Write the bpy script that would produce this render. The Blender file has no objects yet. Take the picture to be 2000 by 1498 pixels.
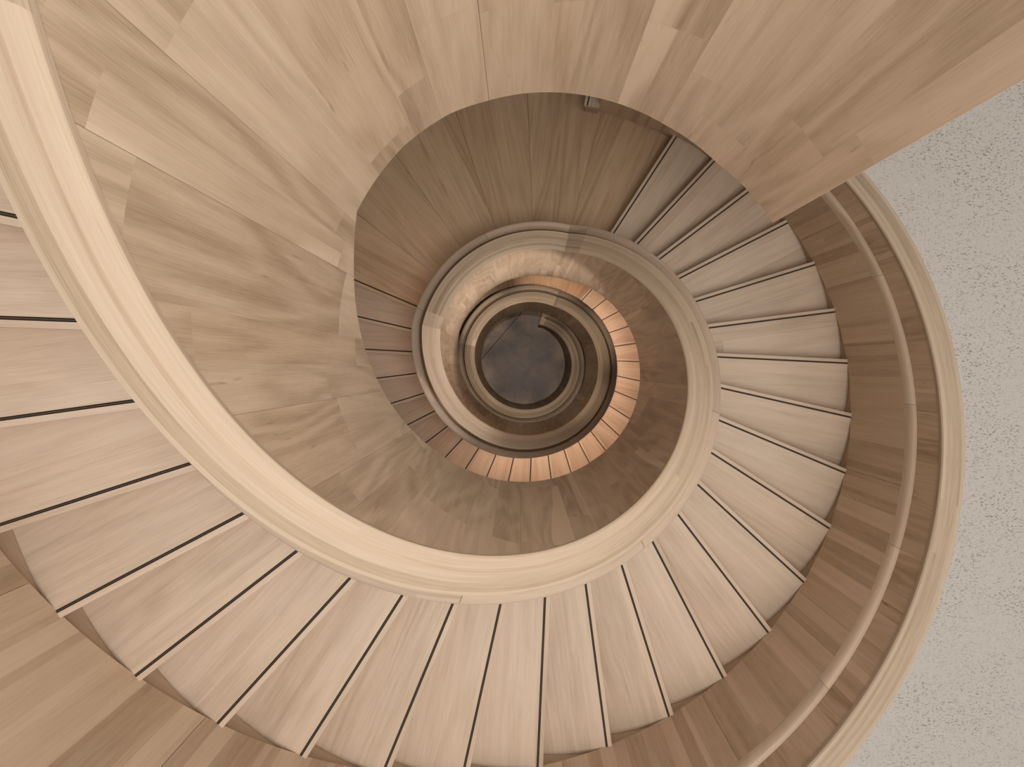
# Oak spiral staircase seen from the top landing, looking straight down the open well.
import bpy, bmesh, math
from math import sin, cos, pi, radians, degrees, sqrt
from mathutils import Matrix, Vector

scene = bpy.context.scene
COL = scene.collection

# ------------------------------------------------------------------ layout
# T is an azimuth that keeps growing counter-clockwise while the stair goes DOWN.
RISE1, RISE2 = 0.165, 0.1671          # riser of the upper flight / lower flights
A1, DA1 = 416.987, 9.9623             # upper flight: T of the lowest strip, step angle
A2, DA2 = 516.890, 10.0429            # middle flight: T of the landing strip, step angle
A3 = 876.89                           # bottom flight: T of the landing strip
Z3 = -26 * RISE2                      # lower landing
ZG = 2 * Z3                           # ground floor
T_TOP = A1 - 26 * DA1                 # T of the upper landing's strip
Z_TOP = 27 * RISE1
CAP, LCAP = 1.045, 0.882              # coping above nosing line / above landings
RV, RS = 0.8231, 0.9714               # coping: well side, stair side
OFF = 0.0261                          # strip is set this far in front of its radial line
T_JOINT1, T_JOINT2, T_JOINT3, T_JOINT4 = 429.5, 519.8, 785.5, 880.0
T_END = 1149.0
T_START = 28.4


def lerp_table(tab, x):
    if x <= tab[0][0]:
        return tab[0][1]
    for (x0, y0), (x1, y1) in zip(tab, tab[1:]):
        if x <= x1:
            return y0 + (y1 - y0) * (x - x0) / (x1 - x0)
    return tab[-1][1]


def f1(T):
    return RISE1 + (A1 - T) / DA1 * RISE1


def f2(T):
    return -(T - A2) / DA2 * RISE2


def f3(T):
    return Z3 - (T - A3) / DA2 * RISE2


NOSE = [(0, Z_TOP), (T_TOP, Z_TOP), (A1, RISE1), (A1 + DA1, 0), (A2, 0),
        (A2 + 25 * DA2, Z3 + RISE2), (A2 + 26 * DA2, Z3), (A3, Z3), (A3 + 26 * DA2, ZG), (1400, ZG)]
CAPT = [(0, f1(152) + CAP), (152, f1(152) + CAP), (436.9, LCAP), (526.8, LCAP),
        (787.9, Z3 + LCAP), (886.8, Z3 + LCAP), (A3 + 26 * DA2 + 9, ZG + LCAP), (1400, ZG + LCAP)]
BOT = [(28, 3.886), (48.8, 3.827), (64.8, 3.856), (78.7, 3.906), (92.7, 3.957), (101.4, 3.986), (110, 4.01),
       (119, 4.045), (132, 4.055), (150.5, 4.02), (162, f1(162) - .595), (186, f1(186) - .60), (222, f1(222) - .625),
       (250, f1(250) - .57), (290, f1(290) - .55), (320, f1(320) - .50), (355, f1(355) - .53), (390, f1(390) - .50),
       (412, f1(412) - .50), (428, -.60), (448.6, -.69), (471, -.66), (488, -.69),
       (508, -.69), (522, f2(522) - .60), (787, f2(787) - .60), (868, Z3 - .62), (882, f3(882) - .60), (A3 + 21 * DA2, ZG), (1400, ZG)]


def nose(T):
    return lerp_table(NOSE, T)


def capz(T):
    return lerp_table(CAPT, T)


def botz(T):
    return lerp_table(BOT, T)


# ------------------------------------------------------------------ materials
def new_mat(name):
    m = bpy.data.materials.new(name)
    m.use_nodes = True
    nt = m.node_tree
    for n in list(nt.nodes):
        nt.nodes.remove(n)
    return m, nt


class NB:
    """small helper to write node maths"""
    def __init__(self, nt):
        self.nt = nt

    def node(self, t, **kw):
        n = self.nt.nodes.new(t)
        for k, v in kw.items():
            setattr(n, k, v)
        return n

    def link(self, a, b):
        self.nt.links.new(a, b)

    def setin(self, sock, v):
        if hasattr(v, 'node'):
            self.link(v, sock)
        else:
            sock.default_value = v

    def m(self, op, a, b=0.0, c=None, clamp=False):
        n = self.node('ShaderNodeMath', operation=op, use_clamp=clamp)
        self.setin(n.inputs[0], a)
        self.setin(n.inputs[1], b)
        if c is not None:
            self.setin(n.inputs[2], c)
        return n.outputs[0]

    def vec(self, x, y, z=0.0):
        n = self.node('ShaderNodeCombineXYZ')
        for i, v in enumerate((x, y, z)):
            self.setin(n.inputs[i], v)
        return n.outputs[0]

    def noise(self, v, scale=1.0, detail=2.0, rough=.5, dist=0.0):
        n = self.node('ShaderNodeTexNoise')
        self.link(v, n.inputs['Vector'])
        n.inputs['Scale'].default_value = scale
        n.inputs['Detail'].default_value = detail
        n.inputs['Roughness'].default_value = rough
        n.inputs['Distortion'].default_value = dist
        return n.outputs[0]

    def wn(self, v):
        n = self.node('ShaderNodeTexWhiteNoise', noise_dimensions='3D')
        self.link(v, n.inputs['Vector'])
        return n.outputs['Value'], n.outputs['Color']

    def ramp(self, f, stops, interp='LINEAR'):
        n = self.node('ShaderNodeValToRGB')
        n.color_ramp.interpolation = interp
        e = n.color_ramp.elements
        while len(e) < len(stops):
            e.new(.5)
        for el, (p, c) in zip(e, stops):
            el.position = p
            el.color = c if len(c) == 4 else (*c, 1)
        self.link(f, n.inputs[0])
        return n.outputs[0]

    def mix(self, f, a, b, mode='MIX'):
        n = self.node('ShaderNodeMix', data_type='RGBA', blend_type=mode)
        self.setin(n.inputs[0], f)
        self.setin(n.inputs[6], a if hasattr(a, 'node') else (*a, 1) if len(a) == 3 else a)
        self.setin(n.inputs[7], b if hasattr(b, 'node') else (*b, 1) if len(b) == 3 else b)
        return n.outputs[2]

    def sstep(self, x, a, b):
        n = self.node('ShaderNodeMapRange', interpolation_type='SMOOTHSTEP')
        self.setin(n.inputs[0], x)
        n.inputs[1].default_value = a
        n.inputs[2].default_value = b
        return n.outputs[0]


def wood(name, along, pw, pl, base=(.60, .455, .325), vary=.22, vary_w=.35, cathedral=.5, streak=.5, pale=.0,
         flecks=.4, seam=0.0, rough=.55, hue=.5, ring=9.0, stretch=1.0, swirl=0.0):
    """boards cut from UV space (metres); grain runs along the UV axis 'along'"""
    m, nt = new_mat(name)
    b = NB(nt)
    uv = b.node('ShaderNodeUVMap').outputs[0]
    sep = b.node('ShaderNodeSeparateXYZ')
    b.link(uv, sep.inputs[0])
    oi = b.node('ShaderNodeObjectInfo').outputs['Random']
    G, X = (sep.outputs[0], sep.outputs[1]) if along == 'u' else (sep.outputs[1], sep.outputs[0])
    seed = b.m('MULTIPLY', oi, 61.0)
    G = b.m('ADD', G, b.m('MULTIPLY', oi, 23.0))
    # uneven board widths
    Xw = b.m('ADD', X, b.m('MULTIPLY', b.m('SINE', b.m('MULTIPLY', X, 2.1 / pw)), pw * vary_w * .42))
    Xw = b.m('ADD', Xw, b.m('MULTIPLY', oi, 7.0))
    bx = b.m('DIVIDE', Xw, pw)
    idx = b.m('FLOOR', bx)
    fx = b.m('SUBTRACT', bx, idx)
    r1, _ = b.wn(b.vec(idx, seed, 3.7))
    gl = b.m('ADD', b.m('DIVIDE', G, pl), b.m('MULTIPLY', r1, 9.0))
    jd = b.m('FLOOR', gl)
    rid, rcol = b.wn(b.vec(idx, b.m('ADD', jd, 0.31), seed))
    rs = b.node('ShaderNodeSeparateColor')
    b.link(rcol, rs.inputs[0])
    rA, rB, rC = rs.outputs[0], rs.outputs[1], rs.outputs[2]
    zoff = b.m('MULTIPLY', rA, 80.0)
    # slow figure -> contour rings (cathedral grain)
    n1 = b.noise(b.vec(b.m('MULTIPLY', G, .62 * stretch), b.m('MULTIPLY', X, 5.2 * (1 + swirl)), zoff), 1.0, 1.5, .45, .25)
    rings = b.m('SINE', b.m('MULTIPLY', b.m('ADD', n1, b.m('MULTIPLY', X, .6)), ring * 2 * pi))
    rings = b.m('MULTIPLY_ADD', rings, .5, .5)
    # long streaks
    n2 = b.noise(b.vec(b.m('MULTIPLY', G, 1.1), b.m('MULTIPLY', X, 42.0), zoff), 1.0, 4.0, .6, .15)
    # fine pores
    n3 = b.noise(b.vec(b.m('MULTIPLY', G, 9.0), b.m('MULTIPLY', X, 420.0), zoff), 1.0, 2.0, .55)
    # cloudy tone
    n4 = b.noise(b.vec(b.m('MULTIPLY', G, 1.6), b.m('MULTIPLY', X, 4.0), b.m('ADD', zoff, 9.0)), 1.0, 2.0, .5)
    val = b.m('MULTIPLY', b.m('SUBTRACT', rings, .5), .20 * cathedral)
    val = b.m('ADD', val, b.m('MULTIPLY', b.m('SUBTRACT', n2, .5), .75 * streak))
    val = b.m('ADD', val, b.m('MULTIPLY', b.m('SUBTRACT', n3, .5), .5))
    val = b.m('ADD', val, b.m('MULTIPLY', b.m('SUBTRACT', n4, .5), .30))
    val = b.m('ADD', val, b.m('MULTIPLY', b.m('SUBTRACT', rid, .5), vary * 1.6))
    if pale:
        # pale sapwood bands
        sap = b.sstep(b.m('ADD', rB, b.m('MULTIPLY', b.m('SUBTRACT', n1, .5), .35)), 1 - pale, 1 - pale + .03)
        sapx = b.sstep(b.m('ADD', fx, b.m('MULTIPLY', b.m('SUBTRACT', n1, .5), .9)), .66, .70)
        val = b.m('ADD', val, b.m('MULTIPLY', b.m('MULTIPLY', sap, sapx), .55))
    val = b.m('ADD', val, .5)
    dark = tuple(c * k for c, k in zip(base, (.60, .545, .47)))
    light = tuple(min(1, c * k) for c, k in zip(base, (1.27, 1.31, 1.37)))
    col = b.ramp(val, [(0.0, dark), (.5, base), (1.0, light)])
    # slight hue drift from board to board (pinker / yellower)
    tint = b.ramp(rC, [(0, (1.02, .985, .955)), (.5, (1, 1, 1)), (1, (.995, 1.0, .985))])
    col = b.mix(hue, col, b.mix(1.0, col, tint, 'MULTIPLY'))
    if flecks:
        nf = b.noise(b.vec(b.m('MULTIPLY', G, 5.0), b.m('MULTIPLY', X, 55.0), b.m('ADD', zoff, 31.0)), 1.0, 3.0, .6, .6)
        area = b.sstep(b.noise(b.vec(b.m('MULTIPLY', G, 1.3), b.m('MULTIPLY', X, 4.0), b.m('ADD', zoff, 57.0)), 1.0, 1.0), .56, .66)
        fl = b.m('MULTIPLY', b.sstep(nf, .60, .74), area)
        col = b.mix(b.m('MULTIPLY', fl, flecks), col, (.20, .115, .06))
        vor = b.node('ShaderNodeTexVoronoi')
        b.link(b.vec(b.m('MULTIPLY', G, 1.7), b.m('MULTIPLY', X, 5.0), zoff), vor.inputs['Vector'])
        vor.inputs['Scale'].default_value = 1.0
        kn = b.m('SUBTRACT', 1.0, b.sstep(vor.outputs['Distance'], .015, .07))
        kn = b.m('MULTIPLY', kn, b.m('GREATER_THAN', rB, .86))
        col = b.mix(b.m('MULTIPLY', kn, .75 * min(1, flecks * 1.6)), col, (.16, .085, .045))
    if seam:
        edge = b.m('MINIMUM', fx, b.m('SUBTRACT', 1.0, fx))
        ln = b.m('LESS_THAN', b.m('MULTIPLY', edge, pw), .0009)
        pick = b.m('GREATER_THAN', r1, 1 - seam)
        half = b.m('LESS_THAN', fx, .5)
        col = b.mix(b.m('MULTIPLY', b.m('MULTIPLY', ln, b.m('MULTIPLY', pick, half)), .72), col, (.10, .06, .035))
    tone = b.node('ShaderNodeAttribute', attribute_type='OBJECT', attribute_name='tone')
    tv = b.m('ADD', tone.outputs['Fac'], 1.0)
    tcol = b.node('ShaderNodeCombineColor')
    for i in range(3):
        b.link(tv, tcol.inputs[i])
    col = b.mix(1.0, col, tcol.outputs[0], 'MULTIPLY')
    bs = b.node('ShaderNodeBsdfPrincipled')
    b.link(col, bs.inputs['Base Color'])
    bs.inputs['Roughness'].default_value = rough
    bs.inputs['Specular IOR Level'].default_value = .25
    out = b.node('ShaderNodeOutputMaterial')
    b.link(bs.outputs[0], out.inputs[0])
    return m


def plain(name, col, rough=.6):
    m, nt = new_mat(name)
    b = NB(nt)
    bs = b.node('ShaderNodeBsdfPrincipled')
    geo = b.node('ShaderNodeTexCoord').outputs['Object']
    n = b.noise(geo, 60.0, 3.0)
    c = b.ramp(n, [(.25, tuple(x * .75 for x in col)), (.75, tuple(min(1, x * 1.25) for x in col))])
    b.link(c, bs.inputs['Base Color'])
    bs.inputs['Roughness'].default_value = rough
    out = b.node('ShaderNodeOutputMaterial')
    b.link(bs.outputs[0], out.inputs[0])
    return m


OAK = (.60, .455, .325)
M_VOID = wood('oak_wide_boards', 'v', .15, 1.35, (.635, .475, .335), vary=.20, vary_w=.6, cathedral=1.15, streak=.8, pale=.13,
              flecks=.5, seam=.22, ring=7.0, stretch=1.0)
M_COPE = wood('oak_laminated_coping', 'u', .024, 5.0, (.585, .445, .32), vary=.28, vary_w=.8, cathedral=.0, streak=1.0, flecks=.25, hue=.5)
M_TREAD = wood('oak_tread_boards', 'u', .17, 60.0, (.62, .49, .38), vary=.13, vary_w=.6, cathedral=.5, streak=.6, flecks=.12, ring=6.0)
M_RISER = wood('oak_riser', 'u', .2, 3.0, (.56, .43, .315), vary=.1, cathedral=.3, streak=.4, flecks=.1)
M_STAVE = wood('oak_narrow_staves', 'v', .05, 60.0, (.585, .435, .31), vary=.34, vary_w=.8, cathedral=.15, streak=.6, flecks=.06)
M_UPPER = wood('oak_figured_staves', 'v', .10, 30.0, (.53, .385, .265), vary=.28, vary_w=.7, cathedral=1.1, streak=.9, pale=.18, flecks=.7)
M_RAIL = wood('oak_handrail', 'u', .06, .8, (.60, .46, .345), vary=.16, cathedral=.1, streak=.35, flecks=.05)
M_SKIRT = wood('oak_skirting', 'u', .3, 2.0, (.50, .37, .26), vary=.1, cathedral=.3, streak=.5, flecks=.2)
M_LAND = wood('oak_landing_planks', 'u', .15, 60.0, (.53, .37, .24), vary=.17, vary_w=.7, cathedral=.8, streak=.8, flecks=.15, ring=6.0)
M_SHADOW = plain('dark_joint_felt', (.03, .022, .016), .9)


def strip_mat():
    m, nt = new_mat('ribbed_antislip_insert')
    b = NB(nt)
    sep = b.node('ShaderNodeSeparateXYZ')
    b.link(b.node('ShaderNodeUVMap').outputs[0], sep.inputs[0])
    f = b.m('ABSOLUTE', b.m('SUBTRACT', sep.outputs[1], .5))
    core = b.m('LESS_THAN', f, .17)
    n = b.noise(b.vec(b.m('MULTIPLY', sep.outputs[0], 300.0), b.m('MULTIPLY', sep.outputs[1], 3.0), 0.0), 1.0, 2.0)
    brown = b.ramp(n, [(.3, (.06, .042, .03)), (.7, (.13, .09, .065))])
    col = b.mix(core, (.022, .016, .013), brown)
    bs = b.node('ShaderNodeBsdfPrincipled')
    b.link(col, bs.inputs['Base Color'])
    bs.inputs['Roughness'].default_value = .8
    bs.inputs['Specular IOR Level'].default_value = .08
    out = b.node('ShaderNodeOutputMaterial')
    b.link(bs.outputs[0], out.inputs[0])
    return m


M_STRIP = strip_mat()


def terrazzo(name, base, dark, scale, amount, light_blotch=0.0, rough=.5):
    m, nt = new_mat(name)
    b = NB(nt)
    co = b.node('ShaderNodeTexCoord').outputs['Object']
    mp = b.node('ShaderNodeMapping')
    b.link(co, mp.inputs[0])
    mp.inputs['Scale'].default_value = (scale, scale * 2.1, scale)
    mp.inputs['Rotation'].default_value = (0, 0, .06)
    n = b.noise(mp.outputs[0], 1.0, 2.0, .6, .4)
    chips = b.sstep(n, 1 - amount, 1 - amount + .05)
    dens = b.noise(co, 2.2, 2.0)
    chips = b.m('MULTIPLY', chips, b.ramp(dens, [(.3, (.35,) * 3), (.65, (1,) * 3)]))
    mp2 = b.node('ShaderNodeMapping')
    b.link(co, mp2.inputs[0])
    mp2.inputs['Scale'].default_value = (scale * .8,) * 3
    lightn = b.sstep(b.noise(mp2.outputs[0], 1.0, 2.0), .58, .66)
    c = b.mix(b.m('MULTIPLY', lightn, .35), base, tuple(min(1, x * 1.18) for x in base))
    c = b.mix(chips, c, dark)
    if light_blotch:
        bl = b.noise(co, 2.6, 4.0, .6, .5)  # noise blotches in the colour stand in for reflected pools of light
        c = b.mix(1.0, c, b.ramp(bl, [(.32, (1 - light_blotch,) * 3), (.70, (1 + light_blotch,) * 3)]), 'MULTIPLY')
    bs = b.node('ShaderNodeBsdfPrincipled')
    b.link(c, bs.inputs['Base Color'])
    bs.inputs['Roughness'].default_value = rough
    bs.inputs['Specular IOR Level'].default_value = .3
    out = b.node('ShaderNodeOutputMaterial')
    b.link(bs.outputs[0], out.inputs[0])
    return m


M_TERR = terrazzo('grey_terrazzo', (.60, .55, .50), (.27, .235, .205), 46.0, .425)
M_GROUND = terrazzo('concrete_light_blotches', (.225, .118, .06), (.085, .045, .023), 60.0, .42, light_blotch=.55, rough=.35)  # blotches imitate light reflected by the polished floor
M_PLASTER = plain('white_plaster', (.72, .70, .67), .8)


def led_mat(name, col, strength):
    m, nt = new_mat(name)
    b = NB(nt)
    e = b.node('ShaderNodeEmission')
    e.inputs[0].default_value = (*col, 1)
    e.inputs[1].default_value = strength
    out = b.node('ShaderNodeOutputMaterial')
    b.link(e.outputs[0], out.inputs[0])
    return m


M_LED = led_mat('warm_light_strip', (1.0, .74, .55), 76.0)
M_LED_DIM = led_mat('dim_warm_light_strip', (1.0, .58, .34), 7.0)


# ------------------------------------------------------------------ mesh helpers
def link_mesh(name, bm, mat, parent=None, smooth=35):
    bmesh.ops.remove_doubles(bm, verts=bm.verts, dist=1e-5)
    bmesh.ops.recalc_face_normals(bm, faces=bm.faces)
    me = bpy.data.meshes.new(name)
    bm.to_mesh(me)
    bm.free()
    me.materials.append(mat)
    if smooth:
        me.polygons.foreach_set('use_smooth', [True] * len(me.polygons))
        me.set_sharp_from_angle(angle=radians(smooth))
    o = bpy.data.objects.new(name, me)
    COL.objects.link(o)
    if parent:
        o.parent = parent
        o.matrix_parent_inverse = parent.matrix_world.inverted()
    return o


def trange(T0, T1, step=2.0, extra=()):
    n = max(1, int(math.ceil((T1 - T0) / step)))
    ts = [T0 + (T1 - T0) * i / n for i in range(n + 1)]
    for e in extra:
        if T0 + .05 < e < T1 - .05:
            ts.append(e)
    return sorted(ts)


def sweep(name, ring, T0, T1, mat, parent=None, vmode='cum', step=2.0, extra=(), smooth=35, flip=1):
    """ring: closed list of (r, z(T)) corners; swept around the stair axis from T0 to T1"""
    bm = bmesh.new()
    uvl = bm.loops.layers.uv.new('UVMap')
    ts = trange(T0, T1, step, extra)
    rows = []
    for T in ts:
        a = radians(T)
        rows.append([bm.verts.new((r * cos(a), r * sin(a), z(T))) for r, z in ring])
    n = len(ring)
    Tm = .5 * (T0 + T1)
    pts = [(r, z(Tm)) for r, z in ring]
    cum = [0.0]
    for i in range(n):
        p, q = pts[i], pts[(i + 1) % n]
        cum.append(cum[-1] + sqrt((p[0] - q[0]) ** 2 + (p[1] - q[1]) ** 2))
    for i in range(n):
        j = (i + 1) % n
        rm = .5 * (ring[i][0] + ring[j][0])
        vert = abs(pts[i][0] - pts[j][0]) < .5 * abs(pts[i][1] - pts[j][1])
        for k in range(len(ts) - 1):
            vs = [rows[k][i], rows[k + 1][i], rows[k + 1][j], rows[k][j]]
            try:
                f = bm.faces.new(vs)
            except ValueError:
                continue
            for lp, (kk, ii) in zip(f.loops, ((k, i), (k + 1, i), (k + 1, j), (k, j))):
                u = radians(ts[kk]) * rm
                if vmode == 'z' and vert:
                    v = lp.vert.co.z
                elif vmode == 'z':
                    v = ring[ii][0]
                else:
                    v = cum[i] if ii == i else cum[i + 1]
                lp[uvl].uv = (u, v)
    for row in (rows[0], rows[-1]):
        try:
            f = bm.faces.new(row)
        except ValueError:
            continue
        for lp in f.loops:
            c = lp.vert.co
            lp[uvl].uv = (sqrt(c.x ** 2 + c.y ** 2), c.z)
    return link_mesh(name, bm, mat, parent, smooth)


def prism(name, poly, z0, z1, mat, parent=None, uvf=None, bevel=0.0, smooth=0):
    """vertical prism over a polygon (list of xy); UV u = x, v = y unless uvf is given"""
    bm = bmesh.new()
    top = [bm.verts.new((x, y, z1)) for x, y in poly]
    bot = [bm.verts.new((x, y, z0)) for x, y in poly]
    n = len(poly)
    bm.faces.new(top)
    bm.faces.new(bot[::-1])
    for i in range(n):
        j = (i + 1) % n
        bm.faces.new((top[i], bot[i], bot[j], top[j]))
    bmesh.ops.recalc_face_normals(bm, faces=bm.faces)
    if bevel:
        es = [e for e in bm.edges if all(abs(v.co.z - z1) < 1e-6 for v in e.verts)]
        bmesh.ops.bevel(bm, geom=es, offset=bevel, segments=2, affect='EDGES', profile=.5)
    uvl = bm.loops.layers.uv.new('UVMap')
    for f in bm.faces:
        for lp in f.loops:
            c = lp.vert.co
            if uvf:
                lp[uvl].uv = uvf(c)
            elif abs(f.normal.z) > .4:
                lp[uvl].uv = (c.x, c.y)
            else:
                lp[uvl].uv = (c.x, c.y + c.z)
    return link_mesh(name, bm, mat, parent, smooth)


def tag(o, label, cat, group=None, kind=None):
    if label:
        o['label'] = label
    if cat:
        o['category'] = cat
    if group:
        o['group'] = group
    if kind:
        o['kind'] = kind
    return o


def thing(name, label, cat, loc=(0, 0, 0), rz=0.0, group=None):
    o = bpy.data.objects.new(name, None)
    COL.objects.link(o)
    o.location = loc
    o.rotation_euler = (0, 0, rz)
    o.empty_display_size = .2
    bpy.context.view_layer.update()
    return tag(o, label, cat, group)


def polar(r, deg):
    return (r * cos(radians(deg)), r * sin(radians(deg)))


# ------------------------------------------------------------------ inner balustrades
HR = .80          # inner handrail above nosing line


def railz(T):
    return capz(T) - (CAP - HR)


def inner_section(label, T0, T1, tone, led=(), stair_side=True):
    mid = radians(.5 * (T0 + T1))
    root = thing('inner_balustrade', label, 'balustrade', (RV * cos(mid), RV * sin(mid), botz(.5 * (T0 + T1))),
                 group='inner balustrades around the open well')
    ex = [t for t, _ in CAPT + BOT + NOSE]
    vp = sweep('well_panel', [(RV, botz), (RV, lambda T: capz(T) - .028), (RV + .035, lambda T: capz(T) - .028), (RV + .035, botz)],
               T0, T1, M_VOID, root, 'z', 1.5, ex)
    c = lambda d: (lambda T: capz(T) + d)
    cp = sweep('coping', [(RV - .001, c(-.028)), (RV - .001, c(-.010)), (RV + .003, c(-.003)), (RV + .010, c(0)), (RS - .008, c(0)),
                          (RS - .002, c(-.003)), (RS, c(-.010)), (RS, c(-.034)), (RV + .04, c(-.034)), (RV + .04, c(-.028))],
               T0, T1, M_COPE, root, 'cum', 1.5, ex)
    cp['tone'] = tone
    if not stair_side:
        return root
    r = lambda d: (lambda T: railz(T) + d)
    sweep('recessed_panel', [(.925, r(-.16)), (.925, c(-.035)), (.952, c(-.035)), (.952, r(-.16))], T0, T1, M_STAVE, root, 'z', 2, ex)
    sweep('rail_groove', [(.953, r(-.15)), (.953, r(-.085)), (1.03, r(-.085)), (1.03, r(-.15))], T0, T1, M_SKIRT, root, 'cum', 2, ex)
    # handrail in lengths with fine joints
    n = max(1, round((T1 - T0) / 42))
    for i in range(n):
        a, b = T0 + (T1 - T0) * i / n, T0 + (T1 - T0) * (i + 1) / n
        g = .05
        h = sweep('handrail', [(1.026, r(-.075)), (1.026, r(-.018)), (1.031, r(-.006)), (1.042, r(0)), (1.074, r(0)), (1.087, r(-.005)),
                               (1.096, r(-.014)), (1.100, r(-.028)), (1.100, r(-.062)), (1.094, r(-.075))],
                  a + g, b - g, M_RAIL, root, 'cum', 2, ex)
        h['tone'] = (-.06, .03, -.02, .06, 0.0)[(i * 3 + int(T0)) % 5]
        for (la, lb) in led:
            la, lb = max(la, a + .8), min(lb, b - .8)
            if lb - la > 2:
                l = sweep('light_strip', [(1.064, r(-.079)), (1.064, r(-.0755)), (1.080, r(-.0755)), (1.080, r(-.079))], la, lb, M_LED if la > 610 else M_LED_DIM, h, 'cum', 3, ex)
                l['label'] = 'warm light strip under the handrail'
    sweep('stair_panel', [(1.032, lambda T: nose(T) - .01), (1.032, r(-.074)), (1.062, r(-.074)), (1.062, lambda T: nose(T) - .01)], T0, T1, M_STAVE, root, 'z', 2, ex)
    return root


inner_section('tall pale oak balustrade of the top landing with a sharp upright edge at its end', T_START, T_TOP, .06, stair_side=False)
inner_section('broad sweeping oak balustrade of the upper flight with the widest pale coping', T_TOP, T_JOINT1, .05)
inner_section('level oak balustrade along the middle landing with a greyish coping between two joints', T_JOINT1, T_JOINT2, -.10, led=((500, T_JOINT2),))
inner_section('oak balustrade spiralling down the warmly lit middle flight', T_JOINT2, T_JOINT3, .06, led=((T_JOINT2, 612), (612, T_JOINT3)))
inner_section('short level oak balustrade along the lower landing deep in the well', T_JOINT3, T_JOINT4, -.08, led=((T_JOINT3, 806),))
bb = inner_section('lowest dark brown balustrade curling around the ground floor to an end post', T_JOINT4, T_END, .0)
# end post of the lowest balustrade
ea = radians(T_END)
pe = [polar(RV - .012, T_END - .2), polar(1.085, T_END - .2), polar(1.085, T_END + 4.2), polar(RV - .012, T_END + 4.2)]
prism('end_post', pe, ZG, ZG + LCAP - .005, M_SKIRT, bb, bevel=.006)

# return panel of the top landing's balustrade, running outward from the sharp upright edge
c0 = polar(RV, T_START)
dirx = (cos(radians(31.5)), sin(radians(31.5)))
nx = (-dirx[1], dirx[0])
top_b = None
pts = [(c0[0] + nx[0] * .002, c0[1] + nx[1] * .002), (c0[0] + dirx[0] * 1.5, c0[1] + dirx[1] * 1.5),
       (c0[0] + dirx[0] * 1.5 + nx[0] * .12, c0[1] + dirx[1] * 1.5 + nx[1] * .12), (c0[0] + dirx[0] * .04 + nx[0] * .12, c0[1] + dirx[1] * .04 + nx[1] * .12)]
rp = prism('return_balustrade', pts, 3.89, capz(30) - .002, M_VOID, None, uvf=lambda c: (c.x * dirx[0] + c.y * dirx[1], c.z))
tag(rp, 'straight oak balustrade closing off the end of the top landing', 'balustrade')

# ------------------------------------------------------------------ outer balustrades
RO = 2.30
HRO = .778


def oz(T):       # nosing line that the outer panels follow
    return nose(T)


def outer_section(label, T0, T1, hs, coping=True, end=None):
    mid = radians(.5 * (T0 + T1))
    root = thing('outer_balustrade', label, 'balustrade', (RO * cos(mid), RO * sin(mid), oz(.5 * (T0 + T1))), group='outer balustrades of the stair')
    ex = [t for t, _ in NOSE]
    z = lambda d: (lambda T: oz(T) + d)
    sweep('skirting', [(2.324, z(-.26)), (2.324, z(.215)), (2.336, z(.215)), (2.336, z(-.26))], T0, T1, M_SKIRT, root, 'cum', 1, ex)
    # lower panel in lengths with hairline joints
    cuts = [T0] + [h for h in hs if T0 < h < T1] + [T1]
    for i, (a, b) in enumerate(zip(cuts, cuts[1:])):
        g = .022
        p = sweep('lower_panel', [(RO, z(.004)), (RO, z(HRO - .072)), (2.322, z(HRO - .072)), (2.322, z(.004))], a + g, b - g, M_STAVE, root, 'z', 1, ex)
        p['tone'] = (0, -.04, .03, -.02, .02)[i % 5]
    n = max(1, round((T1 - T0) / 21))
    for i in range(n):
        a, b = T0 + (T1 - T0) * i / n, T0 + (T1 - T0) * (i + 1) / n
        g = .02
        h = sweep('handrail', [(RO, z(HRO - .0715)), (RO, z(HRO - .060)), (RO + .001, z(HRO - .042)), (RO + .004, z(HRO - .024)), (RO + .009, z(HRO - .010)), (RO + .015, z(HRO - .002)), (RO + .020, z(HRO)),
                               (RO + .0365, z(HRO - .001)), (RO + .0365, z(HRO - .0715))], a + g, b - g, M_RAIL, root, 'cum', 1, ex)
        h['tone'] = (.04, -.04, .05, 0.0, -.02)[i % 5]
    sweep('upper_panel', [(2.338, z(HRO - .10)), (2.338, z(CAP - .036)), (2.366, z(CAP - .036)), (2.366, z(HRO - .10))], T0, T1, M_UPPER, root, 'z', 1.5, ex)
    if coping:
        d0 = CAP - 1.043 + 1.030
        cpz = lambda d: (lambda T: oz(T) + d0 + d)
        c = sweep('coping', [(2.334, cpz(-.034)), (2.334, cpz(-.008)), (2.340, cpz(0)), (2.462, cpz(0)), (2.470, cpz(-.004)), (2.473, cpz(-.012)), (2.473, cpz(-.034))],
                  T0, T1, M_COPE, root, 'cum', 1.5, ex)
        c['tone'] = -.2
    return root


SEAMS = [360 + s for s in (-180.5, -155.3, -133.1, -110.5, -88.3, -66.0, -43.6, -21.3, 1.1, 23.5, 46.0)]
o1 = outer_section('outer oak balustrade of the upper flight with a built-in rounded handrail beside the grey floor', 160, 436.3, SEAMS)
sweep('outside_panel', [(2.445, lambda T: max(.10, oz(T) - .6)), (2.445, lambda T: oz(T) + 1.0), (2.465, lambda T: oz(T) + 1.0), (2.465, lambda T: max(.10, oz(T) - .6))],
      160, 436.3, M_STAVE, o1, 'z', 2)
o2 = outer_section('outer oak balustrade of the middle flight below the floor', 508, 776, [T for T in range(520, 776, 24)], coping=False)

# ------------------------------------------------------------------ stair body underside
sf = sweep('ceiling_soffit', [(RV + .036, lambda T: botz(T) + .004), (2.42, lambda T: botz(T) + .004), (2.42, lambda T: botz(T) + .035), (RV + .036, lambda T: botz(T) + .035)],
           T_START + 3.5, A3 + 20.5 * DA2, M_STAVE, None, 'cum', 3, [t for t, _ in BOT])
tag(sf, 'oak clad underside of the spiral stair', None, kind='structure')

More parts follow.
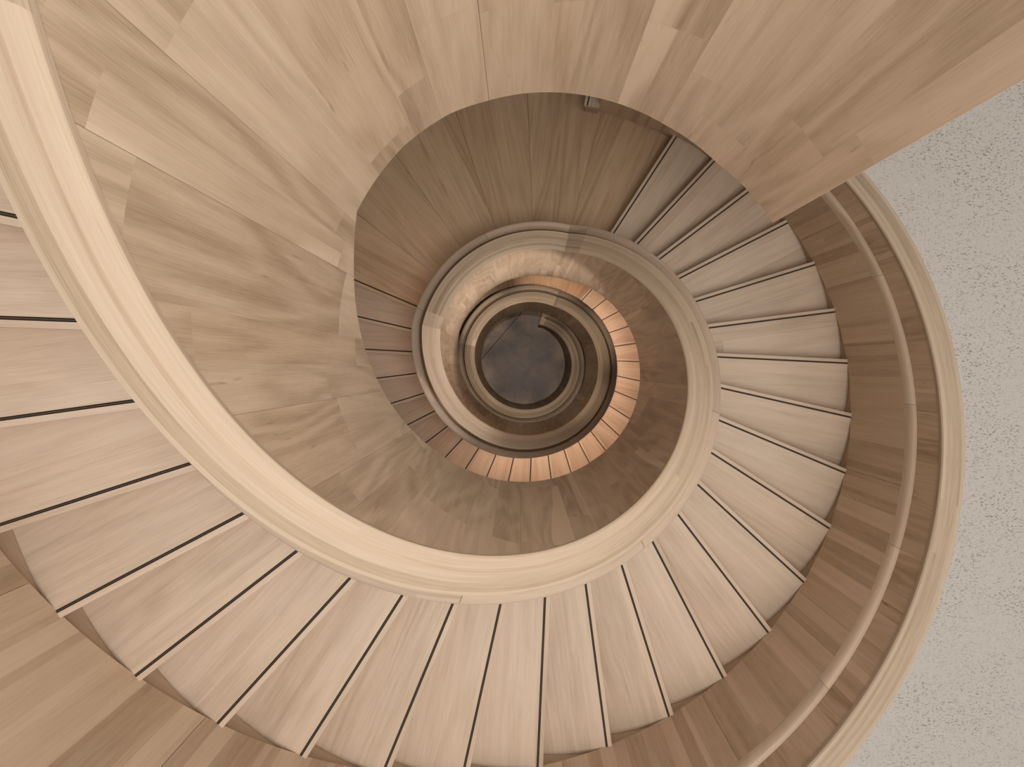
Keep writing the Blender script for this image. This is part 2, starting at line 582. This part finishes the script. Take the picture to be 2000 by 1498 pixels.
# ------------------------------------------------------------------ steps
RI, ROUT = 1.02, 2.3235
TH = .04


def tread_poly(da, noser=OFF + .006 + .024, back=.0):
    """step with its strip line along +X; the nosing is on the +Y side, the step runs back to -Y"""
    d = radians(da)
    poly = [(sqrt(RI * RI - noser * noser), noser), (sqrt(ROUT * ROUT - noser * noser), noser)]
    a0 = math.asin(noser / ROUT)
    a1 = -d + math.asin(back / ROUT)
    for i in range(1, 9):
        a = a0 + (a1 - a0) * i / 8
        poly.append((ROUT * cos(a), ROUT * sin(a)))
    b0 = -d + math.asin(back / RI)
    b1 = math.asin(noser / RI)
    for i in range(0, 5):
        a = b0 + (b1 - b0) * i / 5
        poly.append((RI * cos(a), RI * sin(a)))
    return poly


def strip_box(name, parent, x0, x1, ztop):
    bm = bmesh.new()
    y0, y1 = OFF - .0062, OFF + .0062
    vs = [bm.verts.new((x, y, z)) for x in (x0, x1) for y in (y0, y1) for z in (ztop - .004, ztop + .0007)]
    for f in ((0, 1, 3, 2), (4, 6, 7, 5), (0, 4, 5, 1), (2, 3, 7, 6), (1, 5, 7, 3), (0, 2, 6, 4)):
        bm.faces.new([vs[i] for i in f])
    uvl = bm.loops.layers.uv.new('UVMap')
    for f in bm.faces:
        for lp in f.loops:
            lp[uvl].uv = (lp.vert.co.x, (lp.vert.co.y - y0) / (y1 - y0))
    o = link_mesh(name, bm, M_STRIP, parent, 0)
    o['label'] = 'dark ribbed anti-slip strip'
    return o


def make_step(da, rise):
    root = thing('stair_step', '', 'stair step')
    prism('tread', tread_poly(da), -TH, 0, M_TREAD, root, uvf=lambda c: (c.x, c.y + .4 * c.z), bevel=.0025, smooth=40)
    strip_box('antislip_strip', root, RI + .02, ROUT - .004, 0)
    yr = OFF + .012
    prism('riser', [(sqrt(RI * RI - yr * yr), yr), (ROUT - .006, yr), (ROUT - .006, yr - .018), (sqrt(RI * RI - yr * yr), yr - .018)], -rise + .0005, -TH, M_RISER, root,
          uvf=lambda c: (c.x, c.z + c.y))
    return root


def dup(root, loc, rz):
    r = root.copy()
    COL.objects.link(r)
    r.location = loc
    r.rotation_euler = (0, 0, rz)
    for ch in list(root.children):
        c = ch.copy()
        COL.objects.link(c)
        c.parent = r
    return r


ORD = ['', 'first', 'second', 'third', 'fourth', 'fifth', 'sixth', 'seventh', 'eighth', 'ninth', 'tenth', 'eleventh', 'twelfth', 'thirteenth',
       'fourteenth', 'fifteenth', 'sixteenth', 'seventeenth', 'eighteenth', 'nineteenth', 'twentieth', 'twenty-first', 'twenty-second',
       'twenty-third', 'twenty-fourth', 'twenty-fifth', 'twenty-sixth']

proto = make_step(DA1, RISE1)
for k in range(1, 27):
    loc = (0, 0, k * RISE1)
    rz = radians(A1 - (k - 1) * DA1)
    if k == 1:
        s = proto
        s.location, s.rotation_euler = loc, (0, 0, rz)
    else:
        s = dup(proto, loc, rz)
    tag(s, 'pale oak step of the large upper flight, %s step up from the middle landing' % ORD[k], 'stair step', 'pale oak steps of the upper flight')

proto2 = make_step(DA2, RISE2)
for k in range(1, 26):
    loc = (0, 0, -k * RISE2)
    rz = radians(A2 + k * DA2)
    if k == 1:
        s = proto2
        s.location, s.rotation_euler = loc, (0, 0, rz)
    else:
        s = dup(proto2, loc, rz)
    tag(s, 'oak step of the warmly lit middle flight, %s step down from the middle landing' % ORD[k], 'stair step', 'warmly lit oak steps of the middle flight')
for k in range(1, 26):
    s = dup(proto2, (0, 0, Z3 - k * RISE2), radians(A3 + k * DA2))
    tag(s, 'dark oak step in the shadowed gap behind the lowest balustrade', 'stair step', 'shadowed oak steps of the lowest flight')

# ------------------------------------------------------------------ landings


def sector(a0, a1, r0, r1, n=8):
    out = [polar(r1, a0 + (a1 - a0) * i / n) for i in range(n + 1)]
    out += [polar(r0, a1 - (a1 - a0) * i / n) for i in range(n + 1)]
    return out


def make_landing(label, Ta, Tb, z, rise, seams, outer, group='oak landings of the stair'):
    """Ta: lower-T side (meets the flight going up), Tb: T of the nosing strip above the flight going down"""
    tm = .5 * (Ta + Tb)
    root = thing('stair_landing', label, 'landing', (0, 0, z), radians(tm), group)
    bounds = [Ta] + list(seams) + [Tb]
    g = .035
    for i, (a, b) in enumerate(zip(bounds, bounds[1:])):
        a_, b_ = a - tm + g, b - tm - g
        am = .5 * (a_ + b_)
        ro = outer(.5 * (a + b))
        if i == len(bounds) - 2:
            # last plank carries the nosing: straight edge in front of its strip line
            ns = OFF + .03
            e = radians(b - tm)
            def fr(x, y):
                return (x * cos(e) - y * sin(e), x * sin(e) + y * cos(e))
            poly = [polar(ro, a_ + (b_ - a_) * j / 8) for j in range(9)] + [fr(sqrt(ro * ro - ns * ns), ns), fr(sqrt(RI * RI - ns * ns), ns)] + [polar(RI, b_ - (b_ - a_) * j / 8) for j in range(9)]
        else:
            poly = sector(a_, b_, RI, ro)
        ca, sa = cos(radians(am)), sin(radians(am))
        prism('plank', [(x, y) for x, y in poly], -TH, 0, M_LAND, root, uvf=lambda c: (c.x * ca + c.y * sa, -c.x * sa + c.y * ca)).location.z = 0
    st = strip_box('antislip_strip', root, RI + .02, ROUT - .004, 0)
    st.rotation_euler = (0, 0, radians(Tb - tm))
    yr = OFF + .012
    rs = prism('riser', [(RI, yr), (ROUT - .006, yr), (ROUT - .006, yr - .018), (RI, yr - .018)], -rise + .0005, -TH, M_RISER, root, uvf=lambda c: (c.x, c.z + c.y))
    rs.rotation_euler = (0, 0, radians(Tb - tm))
    # base board under the planks
    bp = prism('base_board', sector(Ta - tm + .3, Tb - tm - .3, RI, 2.3, 24), -TH - .03, -TH - .001, M_SHADOW, root)
    for ch in root.children:
        ch.matrix_parent_inverse = Matrix.Identity(4)
    return root


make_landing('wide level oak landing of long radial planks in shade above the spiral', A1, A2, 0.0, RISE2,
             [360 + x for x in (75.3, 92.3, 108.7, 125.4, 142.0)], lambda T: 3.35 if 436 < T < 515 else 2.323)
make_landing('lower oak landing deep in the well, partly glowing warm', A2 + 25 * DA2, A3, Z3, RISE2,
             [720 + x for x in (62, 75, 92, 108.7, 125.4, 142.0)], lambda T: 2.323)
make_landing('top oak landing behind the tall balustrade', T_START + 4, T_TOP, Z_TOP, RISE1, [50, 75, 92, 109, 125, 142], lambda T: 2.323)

# exit step from the middle landing to the grey floor
root = thing('exit_step', 'small oak step with a dark strip beside the end of the outer balustrade', 'step', (0, 0, .165), radians(78.25))
pl_ = [(2.262, OFF + .03), (3.36, OFF + .03), (3.36, -.14), (2.262, -.082)]
prism('tread', pl_, -TH, 0, M_TREAD, root, uvf=lambda c: (c.x, c.y), bevel=.002).matrix_parent_inverse = Matrix.Identity(4)
sb = strip_box('antislip_strip', root, 2.264, 3.3, 0)
sb.matrix_parent_inverse = Matrix.Identity(4)
rr = prism('riser', [(2.272, .04), (3.36, .04), (3.36, -.1), (2.272, -.078)], -.1645, -TH, M_SKIRT, root)
rr.matrix_parent_inverse = Matrix.Identity(4)

# ------------------------------------------------------------------ the building around the stair
RW = 7.5


def ring_floor(name, segs, z0, z1, mat, label):
    bm = bmesh.new()
    uvl = bm.loops.layers.uv.new('UVMap')
    for (a0, a1, r0, r1) in segs:
        ts = trange(a0, a1, 3)
        rows = []
        for t in ts:
            rows.append([bm.verts.new((*polar(r, t), z)) for r, z in ((r0, z1), (r1, z1), (r1, z0), (r0, z0))])
        for A, B in zip(rows, rows[1:]):
            for i in range(4):
                j = (i + 1) % 4
                bm.faces.new((A[i], A[j], B[j], B[i]))
        bm.faces.new(rows[0][::-1])
        bm.faces.new(rows[-1])
    for f in bm.faces:
        for lp in f.loops:
            lp[uvl].uv = (lp.vert.co.x, lp.vert.co.y)
    o = link_mesh(name, bm, mat, None, 0)
    return tag(o, label, None, kind='structure')


ring_floor('floor', [(-203, 75.6, 2.44, RW), (75.6, 157, 3.37, RW)], -.22, .165, M_TERR, 'pale grey speckled terrazzo floor outside the stair')
ring_floor('floor', [(33, 160, 2.44, RW)], Z_TOP - .3, Z_TOP, M_TERR, 'terrazzo floor of the top storey behind the landing')
g = prism('floor_ground', [polar(RW, i * 5) for i in range(72)], ZG - .2, ZG, M_GROUND, None, uvf=lambda c: (c.x, c.y))
tag(g, 'dark speckled concrete ground floor with painted-in light pools at the bottom of the well', None, kind='structure')
# straight saw-cut joint in the ground floor
p0, p1 = (-1.15, -.10), (.10, 1.35)
L = sqrt((p1[0] - p0[0]) ** 2 + (p1[1] - p0[1]) ** 2)
ux, uy = (p1[0] - p0[0]) / L, (p1[1] - p0[1]) / L
w = .006
tj = prism('trim_1', [(p0[0] - uy * w, p0[1] + ux * w), (p0[0] + uy * w, p0[1] - ux * w), (p1[0] + uy * w, p1[1] - ux * w), (p1[0] - uy * w, p1[1] + ux * w)], ZG - .002, ZG + .0015, M_SHADOW)
tag(tj, 'thin dark joint across the ground floor', None, kind='structure')
wb = sweep('wall_light_block', [(3.62, lambda T: .165), (3.62, lambda T: Z_TOP - .3), (3.8, lambda T: Z_TOP - .3), (3.8, lambda T: .165)], 79, 218, M_PLASTER, None, 'z', 4)  # unseen wall, added to keep side light off the landing and middle flight
tag(wb, 'added unseen white plaster wall that shades the landing and middle flight', None, kind='structure')
w1 = sweep('wall_round', [(RW, lambda T: ZG - .2), (RW, lambda T: -.2), (RW + .2, lambda T: -.2), (RW + .2, lambda T: ZG - .2)], 0, 360, M_PLASTER, None, 'z', 6)
tag(w1, 'white plaster wall of the lower storey', None, kind='structure')

# ------------------------------------------------------------------ light
wd = bpy.data.worlds.new('World')
scene.world = wd
wd.use_nodes = True
bg = wd.node_tree.nodes['Background']
bg.inputs[0].default_value = (1.0, .97, .93, 1)
bg.inputs[1].default_value = .57


def area(name, loc, size, power, col=(1, .95, .88), rot=(0, 0, 0), shape='DISK', size_y=None):
    l = bpy.data.lights.new(name, 'AREA')
    l.shape = shape
    l.size = size
    if size_y:
        l.size_y = size_y
    l.energy = power
    l.color = col
    o = bpy.data.objects.new(name, l)
    COL.objects.link(o)
    o.location = loc
    o.rotation_euler = rot
    return o


area('ceiling_light', (1.3, -1.4, 10.0), 4.4, 300, rot=(-.14, .13, 0))


def spot(name, loc, power, half, col=(1, .93, .84), blend=.5, rad=.08):
    l = bpy.data.lights.new(name, 'SPOT')
    l.energy = power
    l.spot_size = radians(2 * half)
    l.spot_blend = blend
    l.shadow_soft_size = rad
    l.color = col
    o = bpy.data.objects.new(name, l)
    COL.objects.link(o)
    o.location = loc
    return o


spot('well_spotlight', (-.05, -.03, 9.4), 1500, 4.4)
for i in range(6):  # added fill spots without real fixtures, brighten the deep well walls
    a = 2 * pi * i / 6 + .3
    o = spot('well_fill_spot', (1.05 * cos(a), 1.05 * sin(a), 9.4), 2700, 2.7, col=(1, .86, .70), blend=.9)
    d = Vector((-.82 * cos(a), -.82 * sin(a), -4.0)) - o.location
    o.rotation_euler = d.to_track_quat('-Z', 'Y').to_euler()
# bright lamp of the middle storey, shining in below the upper flight
a_ = radians(-55)
o = area('storey_lamp', (6.8 * cos(a_), 6.8 * sin(a_), 1.45), 1.3, 8, col=(1, .92, .84), shape='RECTANGLE', size_y=.8)
o.data.spread = radians(25)
o.rotation_euler = (Vector((0, 0, .3)) - o.location).to_track_quat('-Z', 'Y').to_euler()
area('storey_ceiling_light', (4.6, .6, 6.5), 1.5, 25, col=(1, .95, .9))

# ------------------------------------------------------------------ camera
f_px = 1333.0
cam = bpy.data.cameras.new('camera')
cam.sensor_width = 36
cam.sensor_fit = 'HORIZONTAL'
cam.lens = 36 * f_px / 2000
cam.clip_start = .05
co = bpy.data.objects.new('camera', cam)
COL.objects.link(co)
tx, ty = -.0227, .0105
Rm = Matrix.Rotation(tx, 4, 'X') @ Matrix.Rotation(ty, 4, 'Y')
co.matrix_world = Matrix.Translation((-.1724, -.1212, 6.3178)) @ Rm
scene.camera = co

vs = scene.view_settings
vs.view_transform = 'Standard'
vs.look = 'None'
vs.exposure = 0.0
vs.gamma = 1.0
vs.use_curve_mapping = False
